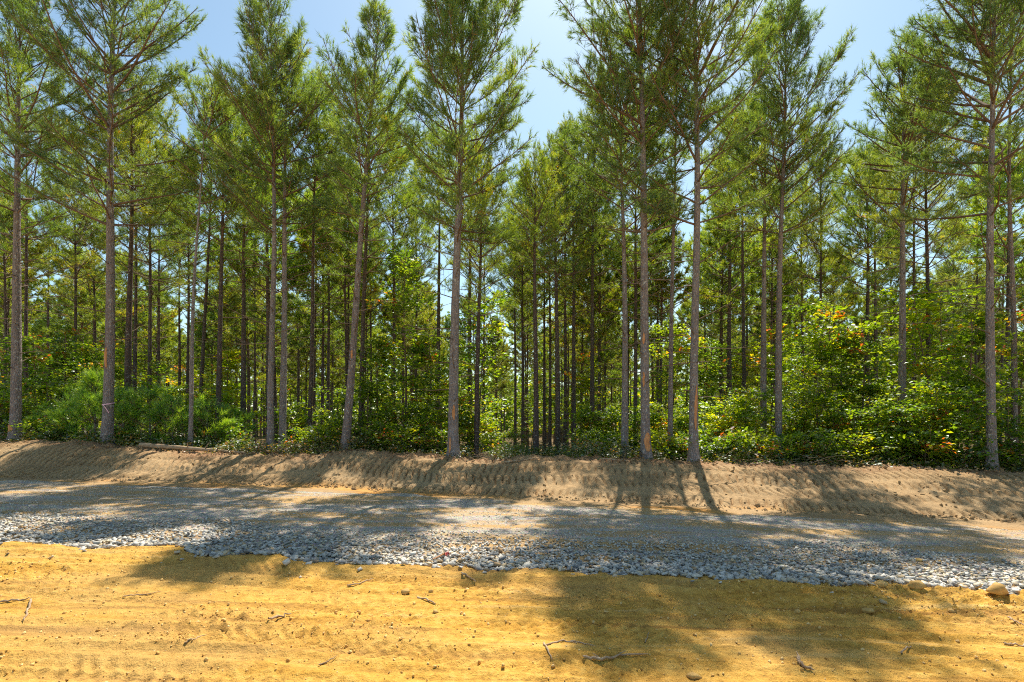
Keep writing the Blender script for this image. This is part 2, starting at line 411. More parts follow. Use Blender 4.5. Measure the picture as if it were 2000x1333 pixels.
def pine(seed, H, cb, Rc, r0, lean=0., nn=15, ln=.20, wd=.009, sides=12, rings=34, dens=1., dead=True, thick=1., up=1., bias=None, fork=None):
    rs = np.random.RandomState(seed)
    zz = np.concatenate([np.linspace(-.25, .5, 7), np.linspace(.7, H, rings)])
    wx, wy = rs.uniform(-1, 1, 2) * .09; p1, p2 = rs.uniform(0, 6.28, 2); kx = rs.uniform(.35, .6)
    def cen(z):
        z = np.asarray(z, float); t = np.clip(z / H, 0, 1)
        return np.stack([lean * t ** .95 + wx * np.sin(z * kx + p1) * t ** .6, wy * np.sin(z * kx * .9 + p2) * t ** .6, z], -1)
    def rad(z):
        t = np.clip(z / H, 0, 1)
        return r0 * ((1 - t) ** .78 * .98 + .02) * 1.06 + r0 * .85 * np.exp(-np.clip(z + .1, 0, None) / .27)
    # trunk, a little lumpy so its outline is not a clean line
    C = cen(zz); rr = rad(zz)
    th = np.arange(sides) * 2 * math.pi / sides
    lump = 1 + .10 * (vnoise(zz[:, None] * 3.1 + seed, th[None, :] * 2.2, seed) - .5) + .22 * np.exp(-np.clip(zz, 0, None) / .25)[:, None] * (vnoise(zz[:, None] * 0 + 1, th[None, :] * 1.6, seed + 5) - .5)
    V = C[:, None, :] + (rr[:, None] * lump)[..., None] * np.stack([np.cos(th), np.sin(th), th * 0], -1)[None]
    n = len(zz); i = np.arange(n - 1)[:, None] * sides; j = np.arange(sides)[None, :]; j2 = (j + 1) % sides
    trunk = (V.reshape(-1, 3), np.stack([i + j, i + j2, i + sides + j2, i + sides + j], -1).reshape(-1, 4))
    limbs, fine, TP, TD, TT = [], [], [], [], []
    az = rs.uniform(0, 6.28)
    def branch(z, t, L, el, live, azi, rb):
        m = 8; s = np.linspace(0, 1, m)
        curve = (rs.uniform(.08, .42) if live else rs.uniform(-.25, .3)) * up
        e = el + curve * s ** 1.6; a = azi + rs.uniform(-.22, .22) * s + .12 * np.sin(s * 7 + rs.uniform(0, 6))
        stp = np.stack([np.cos(e) * np.cos(a), np.cos(e) * np.sin(a), np.sin(e)], -1) * L / (m - 1)
        P = np.concatenate([cen(z)[None], cen(z)[None] + np.cumsum(stp[:-1], 0)])
        rr = rb * (1 - .82 * s) + .003
        (limbs if rb > .0165 * thick ** .5 and len(limbs) < 9 and live else fine).append((P, rr))
        # side twigs
        nb = int(max(2, L * (9.0 if live else 2.2) * dens))
        q = rs.uniform(.13 if live else .3, 1, nb) ** (.8 if live else 1)
        idx = np.clip(q * (m - 1), 0, m - 1.001); i0 = idx.astype(int); fr = (idx - i0)[:, None]
        B0 = P[i0] * (1 - fr) + P[i0 + 1] * fr; tan = nrm(P[i0 + 1] - P[i0])
        side = nrm(np.cross(tan, UP)) * rs.choice([-1, 1], nb)[:, None]
        ang = np.radians(rs.uniform(28, 62, nb))[:, None]
        d = nrm(tan * np.cos(ang) + side * np.sin(ang) + UP * rs.uniform(-.05, .5, nb)[:, None] * (1 if live else .3))
        ll = ((.16 + .38 * L * (1 - q)) * rs.uniform(.7, 1.25, nb))
        ll = np.minimum(ll, 1.1)
        tip = B0 + d * ll[:, None] + UP * (ll * .12)[:, None]
        mid = B0 + d * (ll * .55)[:, None]
        twigs.append((np.stack([B0, mid, tip], 1), np.stack([.004 + .004 * ll, .0035 + .002 * ll, .002 + 0 * ll], 1)))
        if not live: return
        tb = rs.normal(0, .10)
        # tufts: at every tip, back along the twig, on short side shoots
        dt = nrm(d + UP * .45)
        TP.append(tip); TD.append(dt); TT.append(np.full(nb, .45 + tb))
        for fq in (.45, .72):
            ok = ll > (.28 if fq > .5 else .42)
            c = (B0 + (tip - B0) * fq)[ok]; k = len(c)
            if k:
                for _ in range(3):
                    sd = nrm(d[ok] + rs.normal(0, .65, (k, 3)) + UP * .25)
                    TP.append(c + sd * rs.uniform(.05, .24, (k, 1))); TD.append(sd); TT.append(np.full(k, .5 + tb))
        end = P[-1][None] + 0; TP.append(end); TD.append(nrm(nrm(P[-1] - P[-2]) + UP * .5)[None]); TT.append(np.array([.5 + tb]))
        k = int(3 * L); sq = rs.uniform(.55, 1, k); ii = np.clip((sq * (m - 1)).astype(int), 0, m - 2)
        if k:
            sd = nrm(nrm(P[ii + 1] - P[ii]) + rs.normal(0, .6, (k, 3)) + UP * .3)
            TP.append(P[ii] + sd * .12); TD.append(sd); TT.append(np.full(k, .45 + tb))
    twigs = []
    z = H - .25
    while z > cb:
        t = (H - z) / (H - cb)
        prof = (min(1, (t / .62)) ** .72) * (1 - .22 * max(0, (t - .62) / .38))
        for k in range(rs.randint(4, 7) if t < .75 else rs.randint(2, 5)):
            az += 2.4 + rs.uniform(-.5, .5)
            L = max(.3, Rc * prof * rs.uniform(.55, 1.22))
            if bias is not None: L *= 1 + bias * math.cos(az)
            el = R_(np.interp(t, [0, .3, .65, 1], [68, 54, 34, 14]) + rs.uniform(-12, 12))
            branch(z + rs.uniform(-.12, .12), t, L / max(.55, math.cos(el * .8)), el, True, az, (.005 + .0055 * L) * thick * (1 + .3 * (t > .5)))
        z -= np.interp(t, [0, .5, 1], [.36, .48, .55]) * rs.uniform(.75, 1.25) / dens ** .3
    if fork is not None:          # a heavy rising limb that makes a second leader
        for (zf, La, ela, aza) in fork: branch(zf, .5, La, R_(ela), True, R_(aza), r0 * .24)
    if dead:
        z = cb
        while z > max(1.2, cb - 4.2):
            if rs.rand() < .8:
                az += 2.4 + rs.uniform(-.8, .8)
                branch(z, 1, rs.uniform(.4, 1.35) * Rc * .8 * (1 - .5 * (cb - z) / 4.2), R_(rs.uniform(-8, 28)), False, az, .013)
            z -= rs.uniform(.10, .36)
    k = 14; zt = np.linspace(H - 1.0, H + .02, k); d = nrm(np.stack([rs.normal(0, .45, k), rs.normal(0, .45, k), np.ones(k)], -1))
    TP.append(cen(np.minimum(zt, H)) + d * .08); TD.append(d); TT.append(np.full(k, .5))
    TP, TD, TT = np.concatenate(TP), np.concatenate(TD), np.concatenate(TT)
    nv, nf, nt_ = needles(rs, TP, TD, nn, ln, wd, np.clip(TT + rs.normal(0, .10, len(TT)), 0, .93) + (rs.rand(len(TT)) < .012) * .4)
    tw = tubes(np.concatenate([a for a, _ in twigs]), np.concatenate([b for _, b in twigs]), 3)
    fb = [tw]
    if fine: fb.append(tubes(np.stack([a for a, _ in fine]), np.stack([b for _, b in fine]), 5))
    return dict(trunk=trunk, limbs=limbs, branch=join(fb), needle=(nv, nf, nt_), cen=cen, rad=rad, H=H)

def tree_meshes(d, bark):
    return dict(trunk=mesh_np('pine_trunk', *d['trunk'], MAT[bark], smooth=True),
                branch=mesh_np('pine_branchwork', *d['branch'], MAT['twig'], smooth=True),
                needle=mesh_np('pine_crown', d['needle'][0], d['needle'][1], MAT['needle'], {'tint': d['needle'][2]}),
                limbs=[mesh_np('pine_limb', *tubes(P[None], r[None], 7), MAT['twig'], smooth=True) for P, r in d['limbs']])

TREE_N = [0]
def build_tree(name, x, y, me, label, group, color=(1, 1, 1, 1), rotz=0, tilt=(0, 0), scale=1., tw=1., cat='tree'):
    root = link(name, None); root.location = (x, y, hz(x, y) - .03)
    root.rotation_euler = (tilt[0], tilt[1], rotz); root.scale = (scale,) * 3
    tag(root, label, cat, group)
    t = link('trunk', me['trunk'], root); t.scale = (tw, tw, 1)
    link('branchwork', me['branch'], root)['kind'] = 'stuff'
    c = link('crown', me['needle'], root); c.color = color
    for l in me['limbs']: link('limb', l, root)
    return root, t

def scar(trunk_obj, d, z0, z1, ang, width, seed, name='bark_scar', mat='scar'):
    """a patch of stripped wood lying on the trunk, with a ragged outline"""
    rs = np.random.RandomState(seed); n, m = 22, 7
    z = np.linspace(z0, z1, n); C = d['cen'](z); r = d['rad'](z) * 1.055 + .003
    t = np.linspace(0, 1, n); w = width * (np.sin(t * math.pi) ** .5) * (.75 + .5 * vnoise(t * 6, t * 0, seed)) + .004
    off = (vnoise(t * 4, t * 0, seed + 3) - .5) * width * .5
    s = np.linspace(-1, 1, m)
    A = ang + (off[:, None] + s[None, :] * w[:, None] * .5) / r[:, None]
    rr = r[:, None] + .006 * (1 - s[None, :] ** 2) + .004 * rs.rand(n, m)
    V = C[:, None, :] + rr[..., None] * np.stack([np.cos(A), np.sin(A), A * 0], -1)
    i = np.arange(n - 1)[:, None] * m; j = np.arange(m - 1)[None, :]
    q = np.stack([i + j, i + j + 1, i + m + j + 1, i + m + j], -1).reshape(-1, 4)
    return link(name, mesh_np(name, V.reshape(-1, 3), q, MAT[mat], smooth=True), trunk_obj)

def front_pos(px, dv):
    g = (px - 1000) / F; y = (CV + .25 + dv) * KN / (1 + K * g); return g * y, y

# px at base, metres behind the crest, px of the top, y of the top, trunk px, y of crown base, crown radius, options, label
FRONT = [
    (30, .0, 40, 5, 22, 450, 2.7, dict(), 'tall straight pine at the left edge with a torn patch near its foot'),
    (209, .0, 228, -240, 20.5, 440, 2.7, dict(thick=1.3, fork=[(9.6, 2.8, 38, 20), (9.2, 3.0, 30, 165), (6.9, 2.6, 28, 170)]), 'tall grey pine with pink tape tied round its trunk'),
    (371, .5, 394, 190, 8.5, 330, 1.7, dict(), 'thin pine rising behind the thick end of the fallen log'),
    (529, .5, 535, 15, 12.5, 480, 2.3, dict(), 'left pine of the close pair beside the brush heap'),
    (550, .9, 563, 95, 13, 470, 1.8, dict(), 'right pine of the close pair beside the brush heap'),
    (673, .1, 738, 28, 14.5, 470, 1.75, dict(dens=1.2), 'pine leaning right beside the low mound of loose soil'),
    (885, .0, 902, -60, 18, 500, 2.35, dict(dens=1.45, bias=.12), 'dense dark pine with flared foot left of the open lane'),
    (1221, 1.0, 1215, 150, 12.5, 460, 2.1, dict(), 'grey pine close left of the pine with a stripped foot'),
    (1262, .0, 1248, -260, 16.5, 450, 2.45, dict(thick=1.2, bias=-.15, fork=[(8.2, 3.2, 62, 190), (8.6, 3.0, 66, 20)]), 'tall reddish pine with bark stripped off its foot'),
    (1308, 1.2, 1320, 110, 9.5, 420, 1.6, dict(), 'thin pine between the stripped pine and the long scarred pine'),
    (1355, .0, 1362, -230, 16, 470, 2.35, dict(thick=1.15), 'pine with a long orange scar low on its trunk'),
    (1491, 3.2, 1493, 215, 13, 480, 1.7, dict(), 'darker left pine of the close pair right of the long scarred pine'),
    (1520, 2.2, 1531, 28, 13.5, 480, 2.2, dict(dens=1.2), 'pointed pine, right of a close pair, against the open sky'),
    (1759, 2.8, 1768, 120, 17, 420, 2.2, dict(thick=1.5, fork=[(7.2, 2.6, 42, 175), (7.3, 2.4, 62, 30)]), 'lichen-speckled pine with a forked top in the right-hand thicket'),
    (1937, .0, 1935, -200, 19, 440, 2.35, dict(thick=1.35, fork=[(7.0, 2.6, 8, 178), (9.2, 2.4, 24, 172), (7.4, 2.6, 40, 10)]), 'wide-limbed pine with ivy-green sprigs round its trunk, far right'),
    (1981, 2.2, 1972, -20, 14, 420, 1.9, dict(), 'grey pine at the right edge behind the wide-limbed pine'),
]
SCARS = {0: [(.30, .52, -1.75, .17)], 1: [(2.25, 2.85, -1.62, .09)], 5: [(2.6, 2.85, -1.5, .05)], 6: [(1.05, 1.45, -1.35, .07), (.15, .6, -1.95, .05)],
         8: [(.25, .75, -1.45, .16), (1.9, 2.3, -2.05, .05), (3.0, 3.3, -2.0, .05)], 10: [(.85, 2.0, -1.35, .075)]}
for k, (px, dv, pt, ty, w, cby, Rc, op, lab) in enumerate(FRONT):
    x, y = front_pos(px, dv); z0 = hz(x, y)
    H = CAMZ + (HZ - ty) / F * y - z0; cb = CAMZ + (HZ - cby) / F * y - z0
    th = math.atan((px - 1000) / F); D = 1.12 * w * y / F * math.cos(th)
    d = pine(100 + k * 7, H, cb, Rc, D / 2, lean=(pt - px) / F * y, **{**dict(nn=11, wd=.0106, ln=.178, rings=44, sides=14), **op})
    rs = random.Random(k)
    tint = rs.uniform(.85, 1.1)
    root, tr = build_tree('pine_tree', x, y, tree_meshes(d, 'bark'), lab, 'pines along the edge of the wood', (tint, tint, rs.uniform(.85, 1.2), 1))
    for q, (a, b, ang, wd_) in enumerate(SCARS.get(k, [])): scar(tr, d, a, b, ang, wd_, k * 10 + q)
    if k == 1:      # pink flagging tape round the trunk
        zt = np.linspace(0, 1, 25); an = -math.pi / 2 - .2 + zt * 2 * math.pi
        r = d['rad'](1.18 + 0 * an) * 1.07 + .006; cz = 1.20 + .035 * np.sin(an + .6)
        c = d['cen'](cz); P = np.stack([c[:, 0] + r * np.cos(an), c[:, 1] + r * np.sin(an), cz], -1)
        v1 = np.stack([P + [0, 0, -.014], P + [0, 0, .014]], 1).reshape(-1, 3); i = np.arange(24)[:, None] * 2
        q1 = np.concatenate([i, i + 1, i + 3, i + 2], 1)
        tl = np.linspace(0, 1, 9); A0 = P[0]
        P2 = A0 + np.stack([tl * .17, -.012 - .02 * np.sin(tl * 3), -.02 - .22 * tl ** 1.5], -1)
        v2 = np.stack([P2 + [0, 0, -.013], P2 + [.006, 0, .013]], 1).reshape(-1, 3); i = np.arange(8)[:, None] * 2
        q2 = np.concatenate([i, i + 1, i + 3, i + 2], 1)
        o = link('flagging_tape', mesh_np('flagging_tape', *join([(v1, q1), (v2, q2)]), MAT['tape']), None, root.location)
        tag(o, 'pale pink tape knotted round the grey pine left of the log', 'tape')

# pines standing deeper in the wood: px at the foot, trunk px, px of the lean at mid height, label
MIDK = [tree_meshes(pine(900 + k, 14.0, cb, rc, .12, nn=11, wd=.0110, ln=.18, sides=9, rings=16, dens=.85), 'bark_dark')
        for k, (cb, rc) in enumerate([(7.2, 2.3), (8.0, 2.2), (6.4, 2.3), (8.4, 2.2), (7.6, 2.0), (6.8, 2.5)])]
MID = [
    (51, 11, 0, 'dark trunk showing just right of the left-edge pine'), (93, 8, 3, 'thin dark pine in the shade between the two big left pines'),
    (148, 9, -2, 'dim pine a little left of the taped pine'), (249, 17, 6, 'thick lichened pine behind the young pines right of the tape'),
    (262, 10, 3, 'slim pine touching the thick lichened pine on its right'), (291, 10, 2, 'straight dark pine above the leafy bush right of the tape'),
    (309, 8, 2, 'thin pine right of the straight dark one above the leafy bush'), (349, 7, 3, 'fine dark pine left of the thin front pine'),
    (366, 8, 2, 'dark pine half hidden by the thin front pine'), (388, 9.5, 20, 'pine leaning right just behind the thin front pine'),
    (424, 12.5, 10, 'clean brown pine above the middle of the fallen log'), (474, 12, 3, 'black-looking pine in shade right of the clean brown pine'),
    (497, 6, 2, 'thin shaded pine left of the close pair by the brush heap'), (603, 10.5, 10, 'brown pine right of the close pair, behind the brush heap'),
    (613, 7, 4, 'slim pine tucked behind the brown pine at the brush heap'), (641, 7, 1, 'slender pine midway to the leaning pine'),
    (680, 7, 2, 'slim pine crossed by the leaning pine'), (703, 11, 12, 'pine just right of the leaning pine behind the mound'),
    (724, 6, 1, 'dark slim pine left of the tall leafy saplings'), (769, 8, 0, 'pine trunk inside the leafy saplings, left'),
    (812, 7, 1, 'pine trunk in the middle of the leafy saplings'), (857, 9, 0, 'pine trunk just left of the flared pine'),
    (917, 10, 2, 'short-looking pine close right of the flared pine'), (930, 11, 7, 'brown pine second to the right of the flared pine'),
    (945, 6, 0, 'thin pine on the left side of the lane'), (1006, 6, 0, 'slim dark pine bordering the lane on its right'),
    (1021, 7, 0, 'straight black pine second from the lane on its right'), (1047, 11.5, -2, 'heavy black pine right of the lane'),
    (1063, 6.5, 0, 'thin pine right of the heavy black pine'), (1074, 6.5, 0, 'thin pine second right of the heavy black pine'),
    (1090, 11, -4, 'brown pine midway between lane and stripped pine'), (1103, 7.5, 2, 'dark pine touching the midway brown pine'),
    (1122, 9, -3, 'dark brown pine right of the midway brown pine'), (1156, 9.5, 2, 'brown pine with leafy bush at its foot right of the lane'),
    (1181, 6, 1, 'thin dark pine left of the grey pine'), (1240, 9, 2, 'dark pine between the grey pine and the stripped pine'),
    (1284, 7, 1, 'slim pine right of the stripped pine'), (1376, 6, 0, 'thin pine just right of the long scarred pine'),
    (1408, 7, 1, 'bent slim pine right of the long scarred pine'), (1454, 9.5, -3, 'brown pine left of the close right-hand pair'),
    (1508, 7, 0, 'slim pine showing between the close right-hand pair'), (1567, 8, 0, 'dark pine right of the pointed pine'),
    (1603, 9, -1, 'brown pine under the open sky gap'), (1643, 6, 1, 'thin pine under the right part of the sky gap'),
    (1697, 12, -4, 'dark left pine of two close together left of the forked pine'), (1710, 10, 0, 'dark right pine of two close together left of the forked pine'),
    (1783, 10, 2, 'reddish pine just right of the forked pine'), (1811, 13, 0, 'dark thick pine right of the forked pine'),
    (1862, 7, 1, 'slim pine in the leaves left of the wide-limbed pine'), (1907, 9, 0, 'dark pine close left of the wide-limbed pine'),
]
rnd = random.Random(4)
taken = []
for k, (px, w, ln_, lab) in enumerate(MID):
    g = (px - 1000) / F; th = math.atan(g)
    D = rnd.uniform(.165, .205); y = max(15.6 / (1 + K * g), D * F / (w * math.cos(th)) * math.cos(th) ** 0)
    D = w * y / F * math.cos(th); x = g * y; taken.append((x, y))
    ty = np.interp(px, [0, 400, 640, 800, 1000, 1080, 1180, 1500, 1640, 1700, 1800, 2000], [70, 160, 130, 160, 285, 265, 190, 160, 235, 245, 170, 80]) + rnd.uniform(0, 70)
    s = min(1.06, max(.66, (CAMZ + (HZ - ty) / F * y - hz(x, y)) / 14.0)); t = rnd.uniform(.82, 1.15)
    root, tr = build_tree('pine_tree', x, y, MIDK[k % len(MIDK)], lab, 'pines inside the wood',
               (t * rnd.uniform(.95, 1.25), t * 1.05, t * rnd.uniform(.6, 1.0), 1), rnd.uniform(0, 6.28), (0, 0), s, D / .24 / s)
    root.rotation_mode = 'XYZ'
    root.matrix_world = Matrix.Translation(root.location) @ Matrix.Rotation(ln_ / 420.0, 4, 'Y') @ Matrix.Rotation(rnd.uniform(0, 6.28), 4, 'Z') @ Matrix.Scale(s, 4)

# far rows
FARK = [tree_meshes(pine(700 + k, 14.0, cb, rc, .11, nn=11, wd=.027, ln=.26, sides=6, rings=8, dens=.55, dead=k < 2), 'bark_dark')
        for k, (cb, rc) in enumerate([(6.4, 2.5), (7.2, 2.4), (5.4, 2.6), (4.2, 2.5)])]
LAND = [(38, 'left-edge pine'), (214, 'taped pine'), (382, 'thin front pine'), (430, 'clean brown pine'), (548, 'close pair by the brush heap'), (700, 'leaning pine'), (892, 'flared pine'),
        (1047, 'heavy black pine'), (1090, 'midway brown pine'), (1222, 'grey pine'), (1259, 'stripped pine'), (1358, 'long scarred pine'), (1455, 'brown pine left of the right-hand pair'),
        (1524, 'pointed pine'), (1603, 'brown pine under the sky gap'), (1703, 'two dark pines close together'), (1760, 'forked pine'), (1811, 'dark thick pine'), (1936, 'wide-limbed pine')]
ORD = ['nearest', 'second', 'third', 'fourth', 'fifth', 'sixth', 'seventh', 'eighth', 'ninth', 'tenth', 'eleventh', 'twelfth', 'thirteenth', 'fourteenth', 'fifteenth', 'sixteenth', 'seventeenth', 'eighteenth', 'nineteenth', 'twentieth']
def name_far(items, what):
    """count the far things of a kind outwards from the nearest landmark pine"""
    g = {}
    for o in items:
        p = 1000 + o.location.x / o.location.y * F; lp, nm = min(LAND, key=lambda q: abs(q[0] - p))
        g.setdefault((nm, 'left' if p < lp else 'right'), []).append((abs(p - lp), o))
    for (nm, side), l in g.items():
        for k, (_, o) in enumerate(sorted(l, key=lambda q: q[0])): o['label'] = f'{ORD[min(k, 19)]} {what} counted {side}wards from the {nm}'
FARP, FARS = [], []
cnt = 0
for row in range(2600):
    if cnt >= 235: break
    y = 21 + 55 * rnd.random() ** 1.1; x = (rnd.randint(-24, 24) + .5) * 2.9 + rnd.uniform(-.35, .35)
    if abs(x) > y * 1.02 or (y < 46 and abs(x + .018 * y + .55) < 2.0): continue
    if any((x - a) ** 2 + (y - b) ** 2 < 4.0 for a, b in taken): continue
    taken.append((x, y)); s = rnd.uniform(.85, 1.05); t = rnd.uniform(.85, 1.2)
    r_, _t = build_tree('pine_tree', x, y, FARK[rnd.randrange(4)], 'far pine', 'far pines deep in the wood',
               (t * rnd.uniform(1.05, 1.4), t * 1.1, t * rnd.uniform(.6, .9), 1), rnd.uniform(0, 6.28), (rnd.uniform(-.02, .02), rnd.uniform(-.02, .02)), s, rnd.uniform(.8, 1.2))
    cnt += 1; FARP.append(r_)
name_far(FARP, 'thin far pine')

# ------------------------------------------------------------------ broad-leaved saplings and shrubs
def leaves(rs, P, D, size, tint):
    """one folded leaf at every point P, growing along D"""
    n = len(P); N = nrm(UP[None] + rs.normal(0, .42, (n, 3))); S = nrm(np.cross(D, N)); N = np.cross(S, D)
    L = (size * rs.uniform(.5, 1.5, n))[:, None]; W = L * .34
    a = P; b = P + D * L * .5 + S * W + N * W * .22; c = P + D * L - N * L * .12; d = P + D * L * .5 - S * W + N * W * .22
    v = np.stack([a, b, c, d], 1).reshape(-1, 3); i = np.arange(n)[:, None] * 4
    f = np.concatenate([np.concatenate([i, i + 1, i + 2], 1), np.concatenate([i, i + 2, i + 3], 1)])
    return v, f, np.repeat(tint, 4)

def broad(seed, H, Rr, nst, nbr, lpb, size, low=.12, stem_r=.02, hot=.05):
    rs = np.random.RandomState(seed); st, br, LP, LD, LT = [], [], [], [], []
    for s in range(nst):
        a = rs.uniform(0, 6.28); sp = Rr * rs.uniform(.1, .55) * (nst > 1) + .08 * H * .3
        h = H * rs.uniform(.72, 1.0) if s else H; q = np.linspace(0, 1, 9)
        b0 = np.array([rs.normal(0, .06) * nst ** .5, rs.normal(0, .06) * nst ** .5, -.08])
        P = b0 + np.stack([np.cos(a) * sp * q ** 1.3 + .06 * np.sin(q * 6 + s), np.sin(a) * sp * q ** 1.3 + .06 * np.sin(q * 5 + 2 * s), q * h], -1)
        st.append((P, stem_r * (1 - .85 * q) + .003))
        m = max(3, int(nbr / nst)); t = rs.uniform(low, 1, m) ** .85
        for tj in t:
            i = min(7, int(tj * 8)); f = tj * 8 - i; B = P[i] * (1 - f) + P[min(8, i + 1)] * f
            aa = rs.uniform(0, 6.28); L = Rr * rs.uniform(.30, 1.2) * (1 - .45 * max(0, tj - .45) / .55) * (.65 if tj < .25 else 1)
            e = R_(rs.uniform(5, 45)); qq = np.linspace(0, 1, 5)
            d0 = np.array([math.cos(aa) * math.cos(e), math.sin(aa) * math.cos(e), math.sin(e)])
            Q = B + d0 * (qq * L)[:, None] - UP * (.18 * L * qq ** 2)[:, None]
            br.append((Q, .004 + .008 * L * (1 - qq) * .6))
            n = int(lpb * (.5 + L / Rr)); k = rs.uniform(.15, 1.03, n); pos = Q[0] + (Q[-1] - Q[0]) * k[:, None]
            side = nrm(np.cross(d0, UP))
            w = rs.normal(0, .16 * L + .04, n)[:, None]
            pos = pos + side * w + rs.normal(0, .045, (n, 3))
            dd_ = nrm(d0[None] * .7 + side * np.sign(w) * .8 + rs.normal(0, .35, (n, 3)) - UP * .12)
            LP.append(pos); LD.append(dd_)
            bt = np.clip(rs.normal(.45, .15) + (rs.rand() < hot) * .40, 0, .95)
            LT.append(np.clip(bt + rs.normal(0, .13, n), 0, 1))
    v, f, t = leaves(rs, np.concatenate(LP), np.concatenate(LD), size, np.concatenate(LT))
    P = np.stack([a for a, _ in st]); r = np.stack([b for _, b in st])
    return dict(stem=[mesh_np('stem', *tubes(P[i:i + 1], r[i:i + 1], 6), MAT['twig'], smooth=True) for i in range(nst)],
                twig=mesh_np('twigwork', *tubes(np.stack([a for a, _ in br]), np.stack([b for _, b in br]), 3), MAT['twig']),
                leaf=mesh_np('foliage', v, f, MAT['leaf'], {'tint': t}))

LOW = [broad(300 + k, h, r, 5, 34, 34, .085, .1, .010) for k, (h, r) in enumerate([(1.0, .75), (1.3, .9), (.8, .8), (1.5, .8)])]
MIDB = [broad(320 + k, h, r, 4, 52, 44, .100, .1, .016, .03) for k, (h, r) in enumerate([(2.2, 1.0), (2.7, 1.1), (2.4, 1.25), (3.0, 1.0)])]
SAP = [broad(340 + k, h, r, n, 56, 38, .125, .18, .035, .04) for k, (h, r, n) in enumerate([(5.0, 1.25, 1), (6.0, 1.4, 2), (4.4, 1.15, 1), (6.8, 1.5, 1)])]
YP = [pine(360 + k, h, .12, r, .03, nn=16, ln=.23, wd=.011, sides=6, rings=8, dens=1.5, dead=False) for k, (h, r) in enumerate([(2.0, .85), (1.6, .8), (2.4, .9)])]
YPM = [tree_meshes(d, 'bark') for d in YP]
KIND = {'low': ('leafy_shrub', LOW, 'shrub'), 'mid': ('leafy_shrub', MIDB, 'shrub'), 'sap': ('broadleaf_sapling', SAP, 'sapling')}
GREEN, DARK, YEL, PALE, GOLD = (1.05, 1.05, 1), (.85, .92, 1.0), (1.5, 1.35, .8), (1.2, 1.2, 1.3), (2.0, 1.55, .7)
def plant(kind, px, dv, H, col, label, group):
    x, y = front_pos(px, dv); nm, protos, cat = KIND[kind]
    hs = {'low': [1.0, 1.3, .8, 1.5], 'mid': [2.2, 2.7, 2.4, 3.0], 'sap': [5.0, 6.0, 4.4, 6.8]}[kind]
    i = min(range(4), key=lambda q: abs(hs[q] - H) + rnd.uniform(0, .5)); s = H / hs[i]
    root = link(nm, None); root.location = (x, y, hz(x, y) - .02); root.rotation_euler = (0, 0, rnd.uniform(0, 6.28)); root.scale = (s, s, s)
    tag(root, label, cat, group)
    for m in protos[i]['stem']: link('stem', m, root)
    link('twigwork', protos[i]['twig'], root)
    o = link('foliage', protos[i]['leaf'], root); j = rnd.uniform(.88, 1.15); o.color = (col[0] * j, col[1] * j, col[2] * j, 1)
def young(px, dv, H, label):
    x, y = front_pos(px, dv); i = min(range(3), key=lambda q: abs([2.0, 1.6, 2.4][q] - H)); s = H / [2.0, 1.6, 2.4][i]
    build_tree('young_pine', x, y, YPM[i], label, 'young pines at the edge of the wood', (1.15, 1.35, .8, 1), rnd.uniform(0, 6.28), (0, 0), s, 1, 'young pine')

